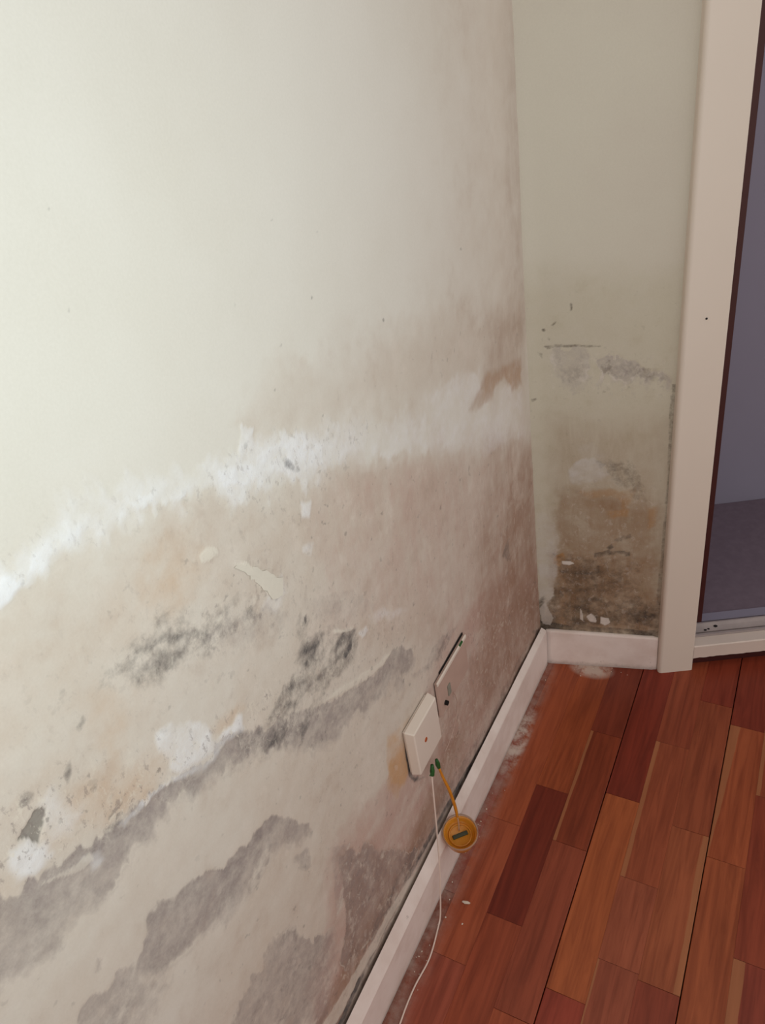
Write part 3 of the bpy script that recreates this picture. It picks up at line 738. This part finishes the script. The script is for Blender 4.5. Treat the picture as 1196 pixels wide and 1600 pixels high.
for i in range(-1, 30):
    x0 = -0.4455 + 0.07 * i; x1 = x0 + 0.07
    if i == -1: x0 = -0.4740
    g0 = 0.0009 if i % 3 == 0 and i > 0 else 0.00008                 # the wider joint after every third strip
    g1 = 0.0009 if (i + 1) % 3 == 0 and i > 0 else 0.00008
    ends = list(ENDS.get(i, [0.62 + rp.random() * 0.36]))
    ends.sort(reverse=True)
    n_up = 0
    y = ends[0]
    ups = []
    while y < 2.08:
        y += rp.choice((0.30, 0.34, 0.42)) ; ups.append(min(y, 2.08))
    if i in ENDS: ups = [2.08]
    cuts = ups[::-1] + ends
    y = cuts[-1]
    while y > -1.15:
        y -= rp.choice((0.30, 0.34, 0.42)); cuts.append(max(y, -1.2))
    tints = TINTS.get(i, [])
    for k in range(len(cuts) - 1):
        ya, yb = cuts[k + 1], cuts[k]
        if yb - ya < 0.01: continue
        w = x1 - x0 - g0 - g1; l = yb - ya - 0.0006
        bm = bmesh.new()
        e = 0.0011 if (g0 > 0.0005 or g1 > 0.0005) else 0.0003
        el = e if g0 > 0.0005 else 0.00012; er = e if g1 > 0.0005 else 0.00012
        low = [bm.verts.new(p) for p in ((0, 0, -0.013), (w, 0, -0.013), (w, l, -0.013), (0, l, -0.013))]
        mid = [bm.verts.new(p) for p in ((0, 0, -el), (w, 0, -er), (w, l, -er), (0, l, -el))]
        top = [bm.verts.new(p) for p in ((el, 0.0003, 0), (w - er, 0.0003, 0), (w - er, l - 0.0003, 0), (el, l - 0.0003, 0))]
        bm.faces.new(low[::-1]); bm.faces.new(top)
        for a in range(4):
            b = (a + 1) % 4
            bm.faces.new((low[a], low[b], mid[b], mid[a])); bm.faces.new((mid[a], mid[b], top[b], top[a]))
        o = from_bm('plank', bm, M_PLANK, floor)
        o.location = (x0 + g0, ya + 0.0003, -0.0003 * rp.random())
        t = tints[k] if k < len(tints) else tuple(c * rp.uniform(0.9, 1.1) for c in rp.choice(((104, 56, 38), (96, 48, 34), (110, 62, 42), (86, 40, 28))))
        o.color = T(*t)
        o['sap_left'] = 0.0; o['sap_right'] = 0.0; o['sap_taper'] = 0.0
        s = SAP.get((i, k))
        if s:
            o['sap_left' if s[0] == 'l' else 'sap_right'] = s[1]; o['sap_taper'] = s[2]

# ------------------------------------------------------------------ built-in wardrobe at the right (open)
ward = thing('built_in_wardrobe', 'built-in wardrobe with cream front post, aluminium track and dim lilac-grey interior', 'wardrobe',
             (-0.1997, 1.4067, 0), math.atan2(0.4592, 0.8884))
# local axes: x along the front, y into the wardrobe
pbm = box_bm(0, 0.0801, 0, 0.03, 0.0, 2.5)
ed = [e for e in pbm.edges if abs(e.verts[0].co.z - e.verts[1].co.z) > 1 and e.verts[0].co.x < 0.01 and e.verts[0].co.y < 0.01]
bmesh.ops.bevel(pbm, geom=ed, offset=0.008, segments=6, affect='EDGES', profile=0.5)
ed = [e for e in pbm.edges if abs(e.verts[0].co.z - e.verts[1].co.z) > 1 and e.verts[0].co.x > 0.07 and e.verts[0].co.y < 0.01]
bmesh.ops.bevel(pbm, geom=ed, offset=0.0022, segments=3, affect='EDGES', profile=0.5)
post = from_bm('post', pbm, M_POST, ward)
sb = lathe_bm([(0.0001, 0.0016), (0.0016, 0.0012), (0.0022, 0.0)], 12)
sb.transform(Matrix.Translation((0.040, 0.0, 0.895)) @ Matrix.Rotation(math.pi / 2, 4, 'X'))
SCREW = from_bm('screw', sb, M_SCREW, post)
from_bm('jamb', box_bm(0.076, 0.1035, 0.0305, 0.055, 0.125, 2.4, 0.001, 1), M_JAMB, ward)
W1 = 1.25
def sill_bm():
    bm = bmesh.new(); secs = []
    N = 150
    for i in range(N + 1):
        x = 0.0805 + (W1 - 0.0805) * i / N
        z0 = 0.0385 + 0.0016 * mnoise.noise(Vector((x * 70, 0.2, 4))) + 0.0012 * mnoise.noise(Vector((x * 190, 0.9, 1)))
        prof = [(0.001, z0), (0.001, 0.074), (0.003, 0.0765), (0.030, 0.0775), (0.030, 0.040)]
        secs.append([bm.verts.new((x, y, z)) for y, z in prof])
    n = len(secs[0])
    for i in range(N):
        for k in range(n):
            bm.faces.new((secs[i][k], secs[i][(k + 1) % n], secs[i + 1][(k + 1) % n], secs[i + 1][k]))
    bm.faces.new(secs[0]); bm.faces.new(secs[-1][::-1])
    return bm
from_bm('sill_board', sill_bm(), M_TRIM, ward)
from_bm('base_rail', box_bm(0.0805, W1, 0.022, 0.045, 0.0, 0.04), M_JAMB, ward)
def track_bm():
    # aluminium channel: front lip, trough, middle rib, second trough
    prof = [(0.0305, 0.070), (0.0305, 0.0830), (0.0360, 0.0838), (0.0372, 0.0725), (0.0425, 0.0725), (0.0435, 0.0800), (0.0560, 0.0850), (0.0640, 0.0890), (0.0675, 0.0890),
            (0.0690, 0.0740), (0.0760, 0.0740), (0.0760, 0.070)]
    bm = bmesh.new()
    a = [bm.verts.new((0.0805, y, z)) for y, z in prof]; b = [bm.verts.new((W1, y, z)) for y, z in prof]
    n = len(prof)
    for k in range(n):
        bm.faces.new((a[k], a[(k + 1) % n], b[(k + 1) % n], b[k]))
    bm.faces.new(a); bm.faces.new(b[::-1])
    return bm
from_bm('track', track_bm(), M_ALU, ward)
for k, (sx, sy, ss) in enumerate(((0.147, 0.0540, 0.0042), (0.121, 0.0475, 0.0032), (0.129, 0.0490, 0.0026))):
    db = bmesh.new(); bmesh.ops.create_icosphere(db, subdivisions=1, radius=1.0)
    rk = random.Random(k)
    for v in db.verts: v.co = Vector((v.co.x * ss * 1.3, v.co.y * ss, v.co.z * ss * 0.5)) * rk.uniform(0.8, 1.15)
    db.transform(Matrix.Translation((sx, sy, 0.0800 + (sy - 0.0435) * 0.4 + 0.0006)))
    from_bm('dirt_speck', db, M_BLACK, ward)
from_bm('floor_panel', box_bm(0.0805, W1, 0.0765, 0.562, 0.066, 0.0800, 0.0008, 1), M_LILAC2, ward)
from_bm('floor_edging', box_bm(0.0805, W1, 0.0775, 0.104, 0.0802, 0.0835, 0.001, 1), M_LILAC, ward)
from_bm('back_panel', box_bm(0.02, W1, 0.5625, 0.575, 0.066, 2.4), M_LILAC, ward)
from_bm('side_panel', box_bm(0.055, 0.074, 0.056, 0.5620, 0.066, 2.4), M_LILAC, ward)
from_bm('side_panel', box_bm(W1, W1 + 0.018, 0.03, 0.575, 0.0, 2.4), M_LILAC, ward)
from_bm('top_panel', box_bm(0.076, W1, 0.031, 0.5620, 2.402, 2.42), M_LILAC, ward)
post2 = from_bm('post', box_bm(W1 - 0.02, W1 + 0.06, 0, 0.029, 0.0, 2.5, 0.0022, 3), M_POST, ward)
from_bm('head_rail', box_bm(0.0805, W1 - 0.0205, 0.0, 0.028, 2.30, 2.5, 0.002, 2), M_POST, ward)

# ------------------------------------------------------------------ white junction box on the wall
bx = thing('junction_box', 'square white plastic junction box on the damp wall above the skirting', 'junction box', (WX, 0.7220, 0.4360))
def tapered_box(y0, y1, z0, z1, h0, h1, inset, bev):
    bm = bmesh.new()
    lo = [bm.verts.new((h0, y, z)) for y, z in ((y0, z0), (y1, z0), (y1, z1), (y0, z1))]
    hi = [bm.verts.new((h1, y, z)) for y, z in ((y0 + inset, z0 + inset), (y1 - inset, z0 + inset), (y1 - inset, z1 - inset), (y0 + inset, z1 - inset))]
    bm.faces.new(lo[::-1]); bm.faces.new(hi)
    for a in range(4):
        b = (a + 1) % 4
        bm.faces.new((lo[a], lo[b], hi[b], hi[a]))
    bmesh.ops.bevel(bm, geom=list(bm.edges), offset=bev, segments=3, affect='EDGES', profile=0.5)
    return bm
from_bm('back_plate', tapered_box(-0.041, 0.045, -0.0505, 0.0500, 0.0015, 0.0040, 0.001, 0.0006), M_PLASTIC, bx)
cov = from_bm('cover', tapered_box(-0.0435, 0.0490, -0.0530, 0.0525, 0.0042, 0.0215, 0.0035, 0.0022), M_PLASTIC, bx)
sb = lathe_bm([(0.0001, 0.0016), (0.0038, 0.0012), (0.0046, 0.0)], 12)
sb.transform(Matrix.Translation((0.0213, -0.0075, 0.003)) @ Matrix.Rotation(math.pi / 2, 4, 'Y'))
tag(from_bm('screw', sb, M_RUST, cov), 'rusty orange screw head')

# ------------------------------------------------------------------ loose flush plate next to it, painted over
pl = thing('socket_plate', 'flat double socket plate, painted over and lifting off the wall beside the white box', 'socket plate', (WX, 0.8640, 0.4320))
plate = from_bm('plate', tapered_box(-0.064, 0.068, -0.043, 0.045, 0.0022, 0.0078, 0.0050, 0.0016), M_PLATE, pl)
from_bm('gap_shade', box_bm(0.0008, 0.0020, -0.040, 0.0665, -0.020, 0.0482, 0.0004, 1), M_BLACK, pl)  # black strip standing in for the shaded gap behind the plate
tag(from_bm('bevel_edge', box_bm(0.0050, 0.0092, -0.0635, 0.066, 0.0375, 0.0460, 0.0020, 3), M_PLASTIC, plate), 'white top edge')
port = lathe_bm([(0.0045, 0.0), (0.0045, 0.006), (0.0026, 0.006), (0.0022, 0.002)], 16)
port.transform(Matrix.Translation((0.0072, -0.0440, -0.0200)) @ Matrix.Rotation(math.pi / 2, 4, 'Y'))
tag(from_bm('aerial_port', port, M_BLACK, pl), 'black round aerial port')
from_bm('grey_tab', box_bm(0.0076, 0.0100, -0.030, -0.019, -0.0185, 0.006, 0.0009, 2), M_TAB, pl)
from_bm('green_mark', box_bm(0.0070, 0.0098, 0.034, 0.048, 0.0420, 0.0468, 0.0006, 1), M_GREEN, pl)

# thin pale lead looping down from the plate
tag(from_bm('thin_lead', tube_bm([(-0.4655, 0.8500, 0.4090), (-0.4650, 0.8560, 0.3800), (-0.4665, 0.8529, 0.3564), (-0.4680, 0.8373, 0.3298),
                                  (-0.4690, 0.8123, 0.3139), (-0.4705, 0.7956, 0.3066)], 0.0009, 6), M_PLATE, smooth=True),
    'thin pale lead looping down the wall below the painted-over socket plate', 'lead')

# ------------------------------------------------------------------ white cable that hangs from the box down to the floor
cb = thing('white_cable', 'white cable hanging from the junction box over the skirting and along the floor', 'cable', (-0.457, 0.7155, 0.3434))
o0 = Vector((-0.457, 0.7155, 0.3434))
pts = [(-0.4570, 0.7190, 0.3560), (-0.4570, 0.7155, 0.3434), (-0.4520, 0.6960, 0.2480), (-0.4495, 0.6771, 0.1329), (-0.4505, 0.6640, 0.0610), (-0.4498, 0.6500, 0.0150), (-0.4480, 0.6330, 0.0030),
       (-0.4400, 0.5751, 0.0026), (-0.4445, 0.5186, 0.0026), (-0.4422, 0.4575, 0.0026), (-0.4300, 0.37, 0.0026), (-0.40, 0.22, 0.0026)]
from_bm('sheath', tube_bm([Vector(p) - o0 for p in pts], 0.0015, 8), M_CABLE, cb, True)
tag(from_bm('terminal_sleeve', tube_bm([Vector(p) - o0 for p in ((-0.4565, 0.7215, 0.3650), (-0.4562, 0.7185, 0.3530), (-0.4560, 0.7160, 0.3440))], 0.0040, 8, 4, [0.0030, 0.0044, 0.0036]), M_GREEN, cb, True), 'green sleeve at the top of the cable')
from_bm('wire_tail', tube_bm([Vector(p) - o0 for p in ((-0.4560, 0.7165, 0.3560), (-0.4545, 0.7100, 0.3570), (-0.4550, 0.7060, 0.3550))], 0.0010, 6, 3), M_GREEN, cb, True)

# ------------------------------------------------------------------ amber plastic cup hung on an orange cord
CUP = Vector((-0.437, 0.747, 0.143))
cup = thing('hanging_cup', 'small amber plastic cup hanging on an orange cord at the skirting', 'cup', CUP)
ax = Vector((0.13, -0.16, 0.98)).normalized().to_track_quat('Z', 'Y').to_matrix().to_4x4()
def turned(prof, mat, name, parent, seg=36, closed=False):
    bm = lathe_bm(prof, seg, closed=closed); bm.transform(ax)
    return from_bm(name, bm, mat, parent, True)
body = turned([(0.0215, -0.031), (0.0255, -0.029), (0.0300, -0.010), (0.0325, 0.000), (0.0330, 0.0035), (0.0310, 0.0050), (0.0285, 0.0030), (0.0270, -0.004), (0.0225, -0.0085), (0.0005, -0.0090)], M_AMBER, 'cup_body', cup)
turned([(0.0226, -0.0080), (0.0222, -0.0060), (0.0205, -0.0052), (0.0190, -0.0066), (0.0190, -0.0095)], M_AMBER, 'inner_ring', body, closed=True)
turned([(0.0331, 0.0028), (0.0343, 0.0050), (0.0338, 0.0090), (0.0326, 0.0096), (0.0318, 0.0085), (0.0312, 0.0052)], M_FROST, 'frosted_rim', body, closed=True)
ins = box_bm(-0.0150, 0.0150, -0.0040, 0.0040, -0.0089, -0.0055, 0.0014, 2)
ins.transform(ax @ Matrix.Rotation(math.radians(6), 4, 'Z'))
tag(from_bm('insert', ins, M_GREYGREEN, cup, True), 'grey-green strip lying in the cup')
hook = tube_bm([(-0.010, 0.0150, 0.0340), (-0.007, 0.0120, 0.0200), (-0.006, 0.0100, 0.0080), (-0.006, 0.0080, -0.0040)], 0.0016, 6, 4)
from_bm('hanger', hook, M_FROST, cup, True)
from_bm('cord', tube_bm([Vector(p) - CUP for p in ((-0.4572, 0.7426, 0.3326), (-0.4540, 0.7470, 0.2990), (-0.4500, 0.7530, 0.2620), (-0.4470, 0.7570, 0.2240), (-0.4460, 0.7600, 0.1940), (-0.4450, 0.7590, 0.1740))],
                        0.0026, 8, 6, [0.0020, 0.0026, 0.0030, 0.0031, 0.0030, 0.0026]), M_AMBER, cup, True)
tag(from_bm('cord_sleeve', tube_bm([Vector(p) - CUP for p in ((-0.4575, 0.7400, 0.3560), (-0.4573, 0.7412, 0.3440), (-0.4571, 0.7428, 0.3320))], 0.004, 8, 4, [0.0028, 0.0044, 0.0034]), M_GREEN, cup, True), 'green sleeve at the top of the cord')

# ------------------------------------------------------------------ crumbs of plaster on the floor
def crumb_mesh(seed, sx, sy, sz):
    r = random.Random(seed)
    bm = bmesh.new()
    bmesh.ops.create_icosphere(bm, subdivisions=1, radius=1.0)
    for v in bm.verts:
        v.co = Vector((v.co.x * sx, v.co.y * sy, v.co.z * sz)) * r.uniform(0.75, 1.15)
    return bm
def crumb(x, y, s, rz, label, group=None):
    o = from_bm('plaster_crumb', crumb_mesh(int(abs(x) * 1e5), s, s * 0.75, s * 0.55), M_CRUMB)
    o.location = (x, y, s * 0.5); o.rotation_euler = (0, 0, rz)
    return tag(o, label, 'crumb', group)
ch = crumb_mesh(5, 0.0085, 0.0032, 0.0022)
ch = from_bm('plaster_chip', ch, M_CRUMB)
ch.location = (-0.4175, 0.6969, 0.0022); ch.rotation_euler = (0, 0, math.radians(12))
tag(ch, 'long white plaster chip alone on the floor boards', 'chip')
crumb(-0.4430, 0.6560, 0.0023, 0.4, 'pale plaster crumb on the floor touching distance from the white cable')
crumb(-0.4089, 0.6567, 0.0022, 1.4, 'pale plaster crumb on the floor farthest from the skirting')
SM = 'tiny plaster crumbs strewn along the left skirting'
rc = random.Random(9)
for k in range(26):
    y = rc.uniform(0.5, 1.3); x = -0.4717 + 0.0131 * (y - 0.4445) + 0.006 + abs(rc.gauss(0, 0.014))
    crumb(x, y, rc.uniform(0.0009, 0.0020), rc.uniform(0, 3), 'tiny plaster crumb on the floor along the long skirting board', SM)
for k in range(10):
    u = rc.uniform(0.06, 0.20); p = A + D * u - PN * (0.004 + abs(rc.gauss(0, 0.012)))
    crumb(p.x, p.y, rc.uniform(0.0010, 0.0022), rc.uniform(0, 3), 'tiny plaster crumb on the floor below the short skirting board', 'tiny plaster crumbs below the end wall')
